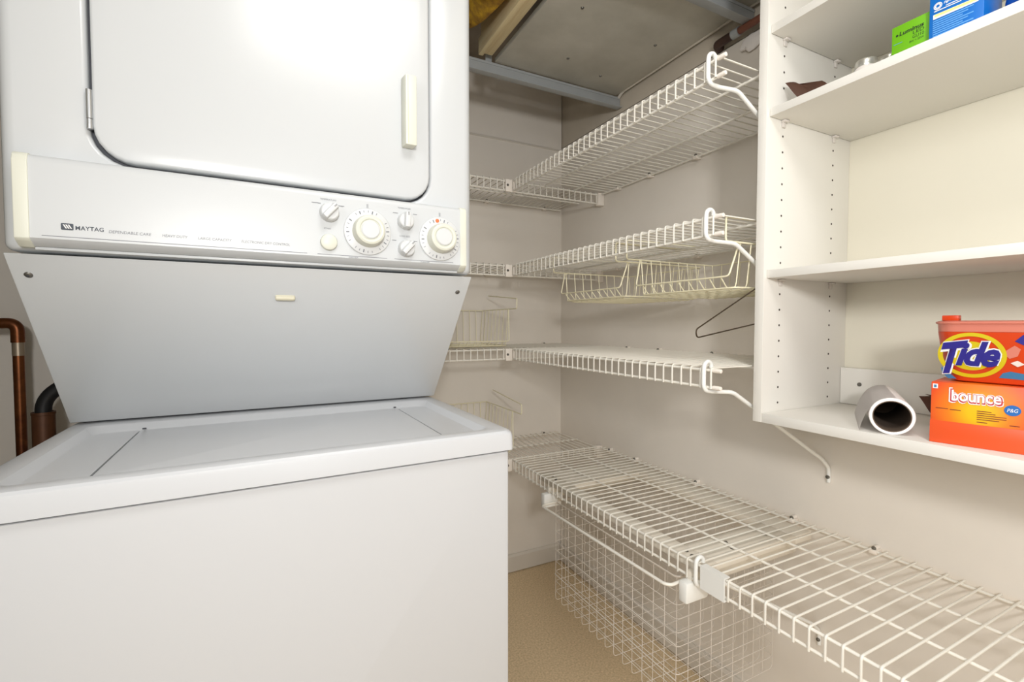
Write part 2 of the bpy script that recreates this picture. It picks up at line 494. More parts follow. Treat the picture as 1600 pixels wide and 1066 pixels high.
def back_shelf(z, x0, label):
    yf = 1.528
    t = thing('wire_shelf', label, 'wire shelf', (x0, yf, z), group='wire shelves on the back wall')
    L = t.location
    x1 = XR - .018
    for k, y in enumerate((yf, yf + .143, yf + .286)):
        nm = ('front_rail', 'middle_rod', 'back_rod')[k]
        tube(nm, [Vector((x0, y, z)) - L, Vector((x1, y, z)) - L], RR_, M_wire, t)
    tube('nose_rail', [Vector((x0, yf, z - LIP)) - L, Vector((x1, yf, z - LIP)) - L], RR_, M_wire, t)
    x = x0 + .012
    while x < x1 - .004:
        w = link('cross_wire', ME_cross12, None, t); w.location = Vector((x, yf, z)) - L; w.rotation_euler = (0, 0, R(90))
        x += SP
    for cx in (.45, .80, 1.08):
        c = link('wall_clip', ME_clip, None, t); c.location = Vector((cx, YB - .011, z)) - L; c.rotation_euler = (0, 0, R(90))
        s = link('screw', ME_screw, None, c); s.location = (-.007, 0, .006)
    # end bracket at right wall
    b = box('end_bracket', XR - .030 - x0, XR - .001 - x0, -.010, .010, -LIP - .008, .006, M_cap, t, bev=.003)
    # joint clip holding the side shelf
    j = box('joint_clip', .742 - x0, .768 - x0, -.0125, -.006, -LIP - .006, .004, M_cap, t, bev=.0015)
    s = link('screw', ME_screw, None, j); s.location = (.750 - x0, -.0125, -LIP * .5); s.rotation_euler = (0, 0, R(90))
    j = box('joint_sleeve', .772 - x0, .785 - x0, -.0125, -.006, -LIP - .005, .005, M_cap, t, bev=.002)
    return t
back_shelf(Z1, .14, 'highest white wire shelf on the back wall, beside the dryer door')
back_shelf(Z2, .14, 'second highest white wire shelf on the back wall, beside the control console')
back_shelf(Z3, .14, 'white wire shelf on the back wall carrying a cream basket, beside slanted panel')
back_shelf(Z4, .14, 'lowest white wire shelf on the back wall, beside the washer top')

# ================================================================== LAUNDRY TOWER
T = thing('stacked_washer_dryer', 'white stacked washer and dryer tower filling the left side', 'washer dryer', (-0.32398, 0.87060, 0), R(1.8))
W = .686
# washer body
loft('washer_body', [xz(rr(.002, W - .002, .015, .8785, .004), .60), xz(rr(.002, W - .002, .015, .8785, .004), -.150),
     xz(rr(.003, W - .003, .016, .8785, .004), -.158), xz(rr(.007, W - .007, .018, .8775, .004), -.1645), xz(rr(.013, W - .013, .024, .877, .004), -.1665)], M_enamel2, T)
box('washer_kick_plate', .02, W - .02, -.12, .58, 0.0, .02, M_dark, T)
# washer top with dished deck
def rxy(ix0, ix1, iy0, iy1, r, z): return xy(rr(ix0, ix1, iy0, iy1, r, 6), z)
top = loft('washer_top', [rxy(.004, W - .004, -.168, .60, .006, .880), rxy(-.001, W + .001, -.1735, .60, .008, .8815), rxy(-.001, W + .001, -.1735, .60, .010, .906),
     rxy(.000, W, -.1725, .60, .012, .911), rxy(.003, W - .003, -.1695, .597, .014, .9145), rxy(.007, W - .007, -.165, .594, .016, .9160),
     rxy(.028, W - .028, -.150, .215, .018, .9160), rxy(.033, W - .033, -.144, .211, .018, .9150), rxy(.043, W - .043, -.132, .198, .018, .9050),
     rxy(.048, W - .048, -.126, .192, .018, .9040), rxy(.1075, .5825, -.1235, .190, .008, .9040), rxy(.1078, .5822, -.1232, .1897, .008, .8960)], M_enamel2, T, angle=28)
loft('washer_lid', [rxy(.1110, .5790, -.1205, .187, .006, .8970), rxy(.1110, .5790, -.1205, .187, .006, .9042), rxy(.1120, .5780, -.1195, .186, .006, .9056), rxy(.1150, .5750, -.1165, .183, .006, .9062)], M_enamel2, top)
loft('lid_grip', [rxy(.24, .44, -.147, -.128, .008, .9066), rxy(.24, .44, -.147, -.128, .008, .9105), rxy(.244, .436, -.1455, -.13, .008, .9118)], M_enamel2, top)
for hx in (.1165, .5735):
    lathe('hinge_pin', [(0, -.0012), (.003, -.001), (.0032, .001)], (hx, .186, .9085), (0, 0, -1), M_dark, top, n=10)
# slanted housing between washer and dryer
sp_ = prism('slant_panel', [(0.002, 1.1945), (.237, .9205), (.60, .9205), (.60, 1.1945)], .001, W - .001, M_enamel, T, bev=.002)
e = Vector((0, .235, -.274)); en = e.normalized(); nrm = Vector((0, -.274, -.235)).normalized()
def sp(lx, t, off=0.0): return Vector((lx, .002, 1.1945)) + e * t + nrm * off
for lx, tt in ((.019, .099), (.664, .110)):
    lathe('panel_screw', [(0, .0022), (.0025, .0022), (.0035, .0018), (.0048, .0006), (.005, -.001)], sp(lx, tt), nrm, M_screw, sp_, n=14)
    lathe('screw_socket', [(0, .0027), (.0018, .0027), (.0018, .001)], sp(lx, tt), nrm, M_dark, sp_, n=6)
bm = bmesh.new(); add_box(bm, -.016, .016, -.0035, .0045, -.0052, .0052, .003, 3)
cl = link('catch_clip', bm_mesh(bm, 'catch_clip'), M_clip, sp_); cl.location = sp(.344, .175, .002); cl.rotation_euler = (-math.atan2(.235, .274), 0, 0)
cl['label'] = 'cream plastic catch'
# dryer body
def rz(i, z0, z1, r): return rr(i, W - i, z0 + i, z1 - i, r)
ZB, ZT = 1.1985, 1.860
HX0, HX1, HZ0, HZ1 = .0945, .5975, 1.3285, 1.815
loops = [xz(rr(0, W, ZB, ZT, .010), .62), xz(rr(0, W, ZB, ZT, .010), .018)]
for k in range(1, 6):
    a = R(90 * k / 5)
    i = .018 * (1 - math.cos(a)); yy = .018 * (1 - math.sin(a))
    loops.append(xz(rr(i, W - i, ZB + i * .35, ZT - i * .35, .010), yy))
for dl, yy in ((.006, 0), (.0035, .0008), (.0012, .003), (0, .006), (0, .018)):
    loops.append(xz(rr(HX0 - dl, HX1 + dl, HZ0 - dl, HZ1 + dl, .050 + dl), yy))
dryer = loft('dryer_body', loops, M_enamel, T, angle=50)
loft('door_recess', [xz(rr(HX0 + .0002, HX1 - .0002, HZ0 + .0002, HZ1 - .0002, .05), .0175), xz(rr(HX0 + .0002, HX1 - .0002, HZ0 + .0002, HZ1 - .0002, .05), .012)], M_dark, dryer)
DX0, DX1, DZ0, DZ1 = .1000, .5945, 1.3325, 1.811
def dl_(i, y): return xz(rr(DX0 + i, DX1 - i, DZ0 + i, DZ1 - i, .047 - i), y)
door = loft('dryer_door', [dl_(0, .013), dl_(0, -.002), dl_(.0006, -.0040), dl_(.0022, -.0056), dl_(.0045, -.0062), dl_(.02, -.0064)], M_enamel, T, angle=50)
# handle
hbm = bmesh.new(); add_box(hbm, .540, .561, -.030, -.0062, 1.425, 1.551, .0025, 2)
for v in hbm.verts:
    if v.co.y < -.015: v.co.x += .002
hd = link('door_handle', bm_mesh(hbm, 'door_handle'), M_cream, door)
box('handle_groove', .5455, .5475, -.0306, -.029, 1.428, 1.548, M_clip, door, bev=.0004)
# hinge
hg = bmesh.new()
add_tube(hg, [(.0968, -.0035, 1.3735), (.0968, -.0035, 1.387)], .0040, 12); add_tube(hg, [(.0968, -.0035, 1.3878), (.0968, -.0035, 1.428)], .0040, 12)
link('door_hinge', bm_mesh(hg, 'door_hinge'), M_chrome, door)
# console
prof = [(.0, 1.3245), (-.014, 1.3245), (-.0185, 1.3230), (-.0210, 1.3195), (-.0218, 1.314), (-.0225, 1.2135), (-.0195, 1.2105), (-.0080, 1.2040), (.0, 1.2035)]
con = prism('control_console', prof, .036, .650, M_panel, T)
prof2 = [(.0, 1.3262), (-.014, 1.3262), (-.0198, 1.3245), (-.0225, 1.3205), (-.0234, 1.314), (-.0242, 1.2125), (-.0205, 1.2090), (-.0085, 1.2022), (.0, 1.2018)]
prism('console_end_cap', prof2, .021, .0362, M_cream, T, bev=.0012)['label'] = 'cream plastic end cap'
prism('console_end_cap', prof2, .6498, .6625, M_cream, T, bev=.0012)['label'] = 'cream plastic end cap'
box('console_foot_strip', .036, .650, -.006, .0, 1.1995, 1.2035, M_panel, T, bev=.0006)
AX, AZ = (1, 0, 0), (0, 0, 1)
YC = -.0224
# printing on the console
em = disc
def prect(name, x0, x1, z0, z1, m, parent, y=YC - .0003):
    return poly(name, [(x0, y, z0), (x1, y, z0), (x1, y, z1), (x0, y, z1)], m, parent)
poly('logo_block', [(x, YC - .0003, z) for x, z in rr(.0675, .0805, 1.2265, 1.2355, .0012, 3)], M_logo, con)
for k in range(3):
    x = .0694 + k * .0026
    poly('logo_stroke', [(x, YC - .0006, 1.2338), (x + .0016, YC - .0006, 1.2338), (x + .0046, YC - .0006, 1.2284), (x + .0030, YC - .0006, 1.2284)], M_pwhite, con)
text('logo_lettering', 'MAYTAG', M_logo, con, (.0825, YC, 1.2274), AX, AZ, .0300, .0058, space=1.05, offset=.015)
for body, x0, x1 in (('DEPENDABLE CARE', .118, .166), ('HEAVY DUTY', .179, .210), ('LARGE CAPACITY', .223, .267), ('ELECTRONIC DRY CONTROL', .280, .349)):
    text('slogan_lettering', body, M_print, con, (x0, YC, 1.2266), AX, AZ, x1 - x0, .0040, shear=.15)
for x0, x1 in ((.048, .375), (.391, .508), (.521, .635)):
    prect('printed_rule', x0, x1, 1.2166, 1.2175, M_print, con)
text('dryer_lettering', 'DRYER', M_print, con, (.4415, YC - .0004, 1.2135), AX, AZ, .016, .0024)
text('washer_lettering', 'WASHER', M_print, con, (.5695, YC - .0004, 1.2135), AX, AZ, .018, .0024)
text('temperature_lettering', 'TEMPERATURE', M_print, con, (.396, YC, 1.3085), AX, AZ, .026, .0026)
text('temperature_lettering', 'TEMPERATURE', M_print, con, (.528, YC, 1.3090), AX, AZ, .024, .0026)
text('start_lettering', 'START', M_print, con, (.402, YC, 1.2597), AX, AZ, .0115, .0026)
text('load_lettering', 'LOAD SIZE', M_print, con, (.531, YC, 1.2585), AX, AZ, .019, .0026)
for x, z, w in ((.383, 1.302, .014), (.423, 1.301, .012), (.519, 1.300, .009), (.556, 1.301, .008), (.517, 1.2505, .008), (.558, 1.2515, .006)):
    prect('setting_mark', x, x + w, z, z + .0009, M_print, con)
for x in (.474, .608):
    prect('pointer_mark', x - .0013, x - .0006, 1.303, 1.310, M_print, con); prect('pointer_mark', x + .0006, x + .0013, 1.303, 1.310, M_print, con)

def knob(x, z, ang, r=.0150):
    bm = bmesh.new()
    add_lathe(bm, [(r * 1.02, 0), (r * 1.02, .003), (r * .98, .008), (r * .90, .0125), (r * .80, .0135), (0, .0135)], (0, 0, 0), (0, -1, 0), 28)
    # grip bar
    r2 = bmesh.ops.create_cube(bm, size=1.0)
    for v in r2['verts']:
        top_ = v.co.y < 0
        v.co = Vector((v.co.x * (.0085 if top_ else .0125), -.0135 + v.co.y * .012 - (.003), v.co.z * r * (1.95 if not top_ else 1.80)))
    es = set(e_ for v in r2['verts'] for e_ in v.link_edges)
    bmesh.ops.bevel(bm, geom=list(es), offset=.0016, segments=2, affect='EDGES', profile=.5)
    bmesh.ops.rotate(bm, verts=bm.verts, cent=(0, 0, 0), matrix=Matrix.Rotation(R(ang), 3, 'Y'))
    o = link('selector_knob', bm_mesh(bm, 'selector_knob', angle=30), M_knob, T, (x, YC, z))
    a = R(ang)
    dv = Vector((math.sin(a), 0, math.cos(a))); sv = Vector((math.cos(a), 0, -math.sin(a)))
    for s in (-.0007, .0007):
        c = dv * r * .72 + sv * s; y = Vector((0, -.0226, 0))
        poly('pointer_line', [c - dv * .0028 - sv * .0003 + y, c - dv * .0028 + sv * .0003 + y, c + dv * .0028 + sv * .0003 + y, c + dv * .0028 - sv * .0003 + y], M_dark, o)
    return o
knob(.4105, 1.2880, 42, .0155); knob(.5415, 1.2865, 3, .0145); knob(.5425, 1.2370, 42, .0150)
lathe('start_button', [(.0138, 0), (.0138, .004), (.0128, .007), (.010, .0085), (0, .0092)], (.4090, YC, 1.2375), (0, -1, 0), M_cream, T, n=30)
def dial(x, z, kx, dot=None):
    t = lathe('timer_dial', [(.0405, 0), (.0408, .0015), (.0400, .003), (.0385, .0036), (0, .0036)], (x, YC, z), (0, -1, 0), M_knob, T, n=56)
    y = YC - .0036
    lathe('dial_grip', [(.0275, 0), (.0270, .008), (.0258, .016), (.0245, .0195), (.0215, .021), (.0185, .0205), (.0168, .0185), (0, .0180)], (kx, y, z + .0005), (0, -1, 0), M_cream, t, n=48)
    lathe('dial_cap', [(.0160, 0), (.0158, .0022), (.0140, .0036), (0, .0040)], (kx, y - .018, z + .0005), (0, -1, 0), M_knob, t, n=40)
    for k in range(30):
        a = R(k * 12 + 5)
        if k in (3, 4, 11, 18, 24): continue
        d = Vector((math.cos(a), 0, math.sin(a))); s = Vector((-math.sin(a), 0, math.cos(a)))
        c = Vector((x, y - .0003, z)); w = .0005 if k % 3 else .0010
        r0 = .0335 if k % 3 else .0318
        poly('dial_mark', [c + d * r0 - s * w, c + d * .0372 - s * w, c + d * .0372 + s * w, c + d * r0 + s * w], M_print, t)
    if dot:
        lathe('dial_dot', [(.0036, 0), (.0034, .0010), (0, .0014)], (dot[0], y, dot[1]), (0, -1, 0), M_dot, t, n=16)
    return t
dial(.4740, 1.2610, .4745); dial(.6080, 1.2600, .6090, (.6020, 1.2935))

# ================================================================== UTILITY PIPES behind the washer
t = thing('copper_pipe', 'tarnished copper water pipe with elbow left of the dryer', 'pipe', (-.605, 1.70, .30))
tube('riser', [(0, 0, 0), (0, 0, .735)], .0115, M_copper, t, n=16)
tube('solder_collar', [(0, 0, .715), (0, 0, .757)], .0122, M_solder, t, n=16)
tube('elbow', fillet([(0, 0, .75), (0, 0, .802), (-.055, 0, .800)], .03, 8), .0140, M_copper, t, n=16)
tube('branch', [(-.05, 0, .800), (-.093, 0, .800)], .0115, M_copper, t, n=16)
lathe('wall_flange', [(.028, 0), (.028, .002), (.014, .006), (.012, .006)], (-.095, 0, .800), (1, 0, 0), M_copper, t, n=20)
t = thing('standpipe', 'wide brown drain standpipe beside the slanted panel corner', 'pipe', (-.527, 1.60, 0))
lathe('pipe', [(.0225, 0), (.0225, .868), (.0235, .869), (.0235, .876), (.020, .876), (.020, .80), (0, .80)], (0, 0, 0), (0, 0, 1), M_brownpipe, t, n=24)
tag(tube('drain_hose', fillet([(-.527, 1.60, .82), (-.527, 1.60, .91), (-.47, 1.60, .955), (-.40, 1.60, .90), (-.36, 1.60, .60), (-.36, 1.60, .02)], .06, 8), .0165, M_hose, n=14), 'black drain hose curving into the brown standpipe', 'hose')
tag(tube('supply_hose', fillet([(-.685, 1.35, .92), (-.62, 1.36, .86), (-.52, 1.40, .66), (-.47, 1.46, .40), (-.46, 1.50, .03)], .08, 6), .014, M_hose, n=14), 'thick black hose slanting down beside washer at left edge', 'hose')

# ================================================================== CABINET
CY0, CY1, CX0 = -.15, .637, .879
C = thing('wall_cabinet', 'white laminate open wall cabinet with adjustable shelves at right', 'cabinet', (CX0, CY1, .899))
LC = C.location
def cbox(name, x0, x1, y0, y1, z0, z1, m=M_lam, bev=.0008, parent=None):
    return box(name, x0 - LC.x, x1 - LC.x, y0 - LC.y, y1 - LC.y, z0 - LC.z, z1 - LC.z, m, parent or C, bev=bev)
side = cbox('side_panel', CX0, 1.170, CY1 - .019, CY1, .899, 1.895)
cbox('side_panel', CX0, 1.170, CY0, CY0 + .019, .899, 1.895)
cbox('back_panel', 1.170, 1.1795, CY0, CY1, .899, 1.895, M_lamback)
cbox('bottom_panel', CX0 + .001, 1.169, CY0 + .0195, CY1 - .0195, .899, .918)
cbox('top_panel', CX0 + .001, 1.169, CY0 + .0195, CY1 - .0195, 1.876, 1.895)
mr = cbox('mounting_rail', 1.1535, 1.1695, CY0 + .0195, CY1 - .0195, .9185, 1.000)
s = link('screw', ME_screw, None, mr); s.location = Vector((1.1535, .578, .965)) - LC
SHZ = (1.191, 1.511, 1.673)
for z in SHZ:
    sh = cbox('shelf', .887, 1.168, CY0 + .0200, CY1 - .0200, z, z + .016)
    for px in (.930, 1.105):
        bm = bmesh.new()
        add_box(bm, -.007, .007, -.009, 0, -.004, 0, .001)
        add_box(bm, -.005, .005, -.003, 0, -.014, -.003, .001)
        link('shelf_pin', bm_mesh(bm, 'shelf_pin'), M_clear, C, Vector((px, CY1 - .0192, z - .0003)) - LC)
bm = bmesh.new()
for px in (.930, 1.105):
    z = .936
    while z < 1.88:
        if not any(s_ - .014 < z < s_ + .022 for s_ in SHZ):
            if not (px > 1.0 and z < .93):
                add_lathe(bm, [(.0022, 0), (.0022, .0004), (0, .0004)], Vector((px, CY1 - .019, z)) - LC, (0, -1, 0), 10)
        z += .032
ph = link('pin_holes', bm_mesh(bm, 'pin_holes'), M_hole, C); ph['kind'] = 'stuff'

# ---- items: dryer sheet carton
NY, UZ = (0, -1, 0), (0, 0, 1)
B = thing('dryer_sheet_box', 'orange dryer sheet carton with yellow burst on bottom cabinet shelf', 'box', (.898, .351, .9182), R(-90 + 12))
# local: x along the front face (to the viewer's right), y into depth, z up, front at y = 0
bw, bd, bh = .160, .095, .0925
box('carton', 0, bw, .0, bd, 0, bh, M_burst, B, bev=.0012)
box('carton_band', -.0004, bw + .0004, -.0005, bd * .5, .0, .034, M_borange, B, bev=.0008)
f0 = -.0006
text('brand_outline', 'bounce', M_pwhite, B, (.0205, f0, .0625), AX, AZ, .0575, .0230, offset=.06, depth=.0003)
text('brand_shadow', 'bounce', M_bred, B, (.0220, f0, .0640), AX, AZ, .0550, .0200, offset=.04, depth=.0006)
text('brand_lettering', 'bounce', M_pwhite, B, (.0235, f0, .0660), AX, AZ, .0520, .0165, offset=.02, depth=.0009)
disc('round_logo', (.0865, f0, .0595), AX, AZ, .0082, .0075, M_pgblue, B, depth=.0003)
text('round_logo_lettering', 'P&G', M_pwhite, B, (.0812, f0, .0570), AX, AZ, .0108, .0050, shear=.2, depth=.0006)
poly('corner_tag', [(x, f0, z) for x, z in ((.0020, .0825), (.0078, .0825), (.0078, .0895), (.0020, .0895))], M_pwhite, B)
poly('corner_tag_mark', [(x, f0 - .0004, z) for x, z in ((.0034, .0840), (.0064, .0840), (.0064, .0880), (.0034, .0880))], M_teal, B)
for x0, x1, z in ((.006, .020, .0525), (.022, .034, .0518), (.051, .066, .0535), (.051, .070, .0505), (.051, .081, .0475), (.051, .081, .0445), (.051, .074, .0415), (.051, .062, .0375), (.084, .094, .0375)):
    poly('small_print', [(x0, f0, z), (x1, f0, z), (x1, f0, z + .0011), (x0, f0, z + .0011)], M_pbrown, B)

# ---- detergent tub on top of the carton
Tt = thing('detergent_tub', 'orange laundry pod tub with yellow rings standing on the carton', 'tub', (.922, .345, 1.0112), R(-90 + 4))
# local x to the right, y into depth
def tloop(x0, x1, y0, y1, r, z): return xy(rr(x0, x1, y0, y1, r, 6), z)
tl = [tloop(.006, .150, .010, .085, .022, 0), tloop(.001, .155, .004, .091, .024, .002), tloop(-.009, .165, -.001, .096, .026, .030), tloop(-.013, .169, -.004, .099, .028, .062), tloop(-.015, .171, -.004, .099, .028, .0755)]
loft('tub_body', tl, M_orange, Tt)
loft('tub_lid', [tloop(-.0148, .1708, -.0038, .0988, .028, .0757), tloop(-.0155, .1715, -.0042, .0992, .028, .0870), tloop(-.0178, .1738, -.0065, .1015, .030, .0880), tloop(-.0178, .1738, -.0065, .1015, .030, .0908), tloop(-.012, .168, 0, .095, .028, .0925)], M_tubclear, Tt)
box('lid_latch', -.006, .0135, .004, .016, .0925, .1005, M_orange, Tt, bev=.001)
# label surface follows the front wall (slight slope): point on the front at (x, z)
def fr(x, z, off=.0006):
    if z < .030: y = .004 + (-.001 - .004) * (z - .002) / .028
    elif z < .062: y = -.001 + (-.004 + .001) * (z - .030) / .032
    else: y = -.004
    return Vector((x, y - off, z))
def wrap(o, off):
    for v in o.data.vertices: v.co = fr(v.co.x, max(v.co.z, .0025), off)
def ring(name, cx, cz, rx, rz, inner, m, off):
    n = 64; bm = bmesh.new()
    rad = [1.0, (1 + inner) / 2, inner]
    rows = []
    for q in rad:
        rows.append([bm.verts.new((cx + rx * q * math.cos(2 * math.pi * k / n), 0, cz + rz * q * math.sin(2 * math.pi * k / n))) for k in range(n)])
    for a, b in zip(rows[:-1], rows[1:]):
        for k in range(n): bm.faces.new((a[k], a[(k + 1) % n], b[(k + 1) % n], b[k]))
    me = bpy.data.meshes.new(name); bm.to_mesh(me); bm.free()
    o = link(name, me, m, Tt); wrap(o, off); return o
cx_, cz_ = .0305, .0410
ring('label_ring', cx_, cz_, .0380, .0335, .84, M_yellow, .0007)
ring('label_ring', cx_, cz_ - .001, .0250, .0215, .05, M_yellow, .0007)
for body, x0, z0, w0, h0 in (('T', -.0030, .0135, .0310, .0475), ('ide', .0135, .0245, .0490, .0370)):
    for off, m_, nm, o_ in ((.085, M_pwhite, 'brand_outline', .0012), (.04, M_inkblue, 'brand_lettering', .0018)):
        g = .0013 if m_ is M_pwhite else 0
        o = text(nm, body, m_, Tt, (x0 - g, 0, z0 - g), AX, AZ, w0 + 2 * g, h0 + 2 * g, shear=.35, offset=off, space=.92)
        if body == 'T':
            for v in o.data.vertices: v.co.z += (v.co.x - .014) * .16
        wrap(o, o_ + (.0002 if body == 'ide' else 0))
def patch(name, pts, m, off):
    bm = bmesh.new(); vs = [bm.verts.new((x, 0, z)) for x, z in pts]; f = bm.faces.new(vs)
    me = bpy.data.meshes.new(name); bm.to_mesh(me); bm.free()
    o = link(name, me, m, Tt); wrap(o, off); return o
patch('label_wave', [(.004, .004), (.014, .004), (.008, .010), (.002, .018), (-.004, .021), (-.003, .012)], M_teal, .0005)
patch('label_wave', [(.060, .010), (.110, .008), (.110, .020), (.088, .017), (.072, .020), (.064, .017)], M_teal, .0005)
patch('label_splash', [(.068, .050), (.076, .057), (.082, .052), (.079, .042), (.071, .038), (.066, .044)], M_tubclear, .0005)
patch('label_splash', [(.072, .032), (.079, .036), (.086, .031), (.079, .027)], M_tubwhite, .0009)
patch('label_badge', [(.076, .063), (.084, .072), (.106, .073), (.106, .060), (.086, .057)], M_inkblue, .0006)

# ---- paper roll
Pr = thing('paper_roll', 'white paper shelf liner roll with loose end on bottom cabinet shelf', 'paper roll', (.8935, .399, .9182), R(29))
# axis along local +x, front face at x=0
ro = .0300
bm = bmesh.new()
n = 48
prof_r = [(ro, 0), (ro, .20), (.026, .20), (.026, 0)]
add_lathe(bm, [(.0255, .0), (ro - .001, .0), (ro, .001), (ro, .199), (.0255, .20)], (0, 0, ro), (1, 0, 0), n)
# open the two caps so the core can be seen
bm.faces.ensure_lookup_table()
caps = [f for f in bm.faces if len(f.verts) > 10]
bmesh.ops.delete(bm, geom=caps, context='FACES_ONLY')
link('roll_body', bm_mesh(bm, 'roll_body'), M_paper, Pr)
bm = bmesh.new(); add_lathe(bm, [(.0255, .0), (.0255, .2), (.0240, .2), (.0240, .0), (.0255, .0)], (0, 0, ro), (1, 0, 0), n)
caps = [f for f in bm.faces if len(f.verts) > 10]
bmesh.ops.delete(bm, geom=caps, context='FACES_ONLY')
link('core_tube', bm_mesh(bm, 'core_tube'), M_core, Pr)
disc('core_end', (.195, 0, ro), (0, -1, 0), (0, 0, 1), .0240, .0240, M_core, Pr)
# loose flap
bm = bmesh.new(); rows = []
path = [((ro + .0006) * math.cos(R(a)), ro + (ro + .0006) * math.sin(R(a))) for a in range(100, 24, -15)] + [(.0345, .030), (.0385, .018), (.0410, .008), (.0420, .0015)]
for yy, zz in path:
    rows.append([bm.verts.new((x, yy, zz)) for x in (.004, .07, .14, .197)])
for a, b in zip(rows[:-1], rows[1:]):
    for k in range(3): bm.faces.new((a[k], a[k + 1], b[k + 1], b[k]))
bmesh.ops.solidify(bm, geom=list(bm.faces), thickness=.0006)
link('loose_flap', bm_mesh(bm, 'loose_flap', angle=60), M_paper, Pr)

# ---- curved brown scraps (two)
def curl(name, label, loc, rzv, ln, ht, cat):
    bm = bmesh.new(); rows = []
    for i in range(11):
        u = i / 10; rows.append([])
        wv = ht * (1 - .55 * u)
        for j in range(7):
            v_ = j / 6
            a = R(-60 + 180 * v_)
            zh = ht * 1.45 * (1 - .35 * u); zl = max(.0008, zh * (1 - u / .55)); zl = min(zl, zh - .002)
            rows[-1].append(bm.verts.new((u * ln + .012 * math.sin(math.pi * v_), math.sin(a) * ht * .35 * (1 - .5 * u), zl + (zh - zl) * v_)))
    for a, b in zip(rows[:-1], rows[1:]):
        for k in range(6): bm.faces.new((a[k], a[k + 1], b[k + 1], b[k]))
    bmesh.ops.solidify(bm, geom=list(bm.faces), thickness=.0015)
    o = link(name, bm_mesh(bm, name, angle=60), M_leaf, None, loc); o.rotation_euler = (0, 0, rzv)
    return tag(o, label, cat)
curl('leather_scrap', 'curled brown leather scrap on upper cabinet shelf near side panel', (.925, .606, 1.5272), R(-84), .060, .036, 'leather scrap')
curl('leather_scrap', 'dark brown curled scrap peeking out behind the orange carton', (1.026, .414, .9182), R(-88), .060, .038, 'leather scrap')

# ---- jar lids and bulbs
def jar(name, label, loc, r, hh, cat):
    t = thing(name, label, cat, loc)
    lathe('jar_body', [(r * .9, 0), (r, .003), (r, hh * .72), (r * .86, hh * .8)], (0, 0, 0), (0, 0, 1), M_clear, t, n=28)
    lathe('jar_lid', [(r * .92, 0), (r * .95, hh * .05), (r * .95, hh * .2), (r * .88, hh * .26), (r * .5, hh * .30), (0, hh * .30)], (0, 0, hh * .78), (0, 0, 1), M_jarmetal, t, n=28)
    return t
jar('small_jar', 'small metal lidded jar on the upper cabinet shelf', (.970, .489, 1.5272), .018, .048, 'jar')
jar('small_jar', 'tiny lidded jar beside the lime green carton', (.960, .447, 1.5272), .014, .034, 'jar')

# ---- lime green carton and blue carton on the upper shelf
G = thing('bulb_box', 'lime green light bulb carton on the upper cabinet shelf', 'box', (.915, .424, 1.5272), R(-90))
box('carton', 0, .0515, 0, .05, 0, .0565, M_green, G, bev=.0008)
text('brand_lettering', 'Luminus', M_pblack, G, (.0105, 0, .0385), AX, AZ, .0325, .0066, shear=.15, offset=.03)
text('type_lettering', 'LED', M_pblack, G, (.0290, 0, .0325), AX, AZ, .0145, .0050)
text('socket_lettering', 'GU10', M_pblack, G, (.0285, 0, .0258), AX, AZ, .0150, .0050)
text('watt_lettering', '8W = 50W', M_pblack, G, (.0245, 0, .0205), AX, AZ, .0190, .0032)
disc('brand_mark', (.0075, 0, .0408), AX, AZ, .0018, .0018, M_pblack, G)
poly('printed_rule', [(x, -.0004, z) for x, z in ((.003, .0275), (.015, .0275), (.015, .0281), (.003, .0281))], M_plight, G)
K = thing('filter_box', 'tall blue carton with yellow band beside the green carton', 'box', (.905, .3705, 1.5272), R(-90))
box('carton', 0, .0630, 0, .06, 0, .105, M_blue, K, bev=.0012)
disc('round_logo', (.0105, 0, .0525), AX, AZ, .0052, .0052, M_pwhite, K, inner=.78)
disc('round_logo', (.0105, 0, .0525), AX, AZ, .0036, .0036, M_pwhite, K, inner=.6)
text('brand_lettering', 'npd', M_pwhite, K, (.0175, 0, .0505), AX, AZ, .0105, .0060, shear=.2, offset=.02)
poly('white_rule', [(x, -.0004, z) for x, z in ((.006, .0452), (.038, .0440), (.038, .0452), (.006, .0466))], M_pwhite, K)
poly('white_rule', [(x, -.0004, z) for x, z in ((.020, .0475), (.046, .0465), (.046, .0477), (.020, .0487))], M_pwhite, K)
poly('band', [(x, -.0004, z) for x, z in ((.005, .0345), (.057, .0325), (.057, .0385), (.005, .0415))], M_pwhite, K)
poly('band_inner', [(x, -.0008, z) for x, z in ((.007, .0375), (.055, .0345), (.055, .0380), (.007, .0408))], M_pyel, K)
for k in range(8):
    z = .0305 - k * .0032
    poly('small_print', [(x, -.0004, zz) for x, zz in ((.005, z), (.052 - (k % 3) * .006, z - .001), (.052 - (k % 3) * .006, z + .0007), (.005, z + .0017))], M_plight, K)
tag(lumpy('blue_bag', .955, .272, 1.555, .03, .026, .0275, M_navy, seed=12, amp=.15), 'dark blue crumpled bag right of the blue carton', 'bag')
tag(lumpy('white_bag', .945, .205, 1.557, .035, .035, .0285, M_whitebag, seed=15, amp=.18), 'white crumpled plastic bag at far right of upper cabinet shelf', 'bag')

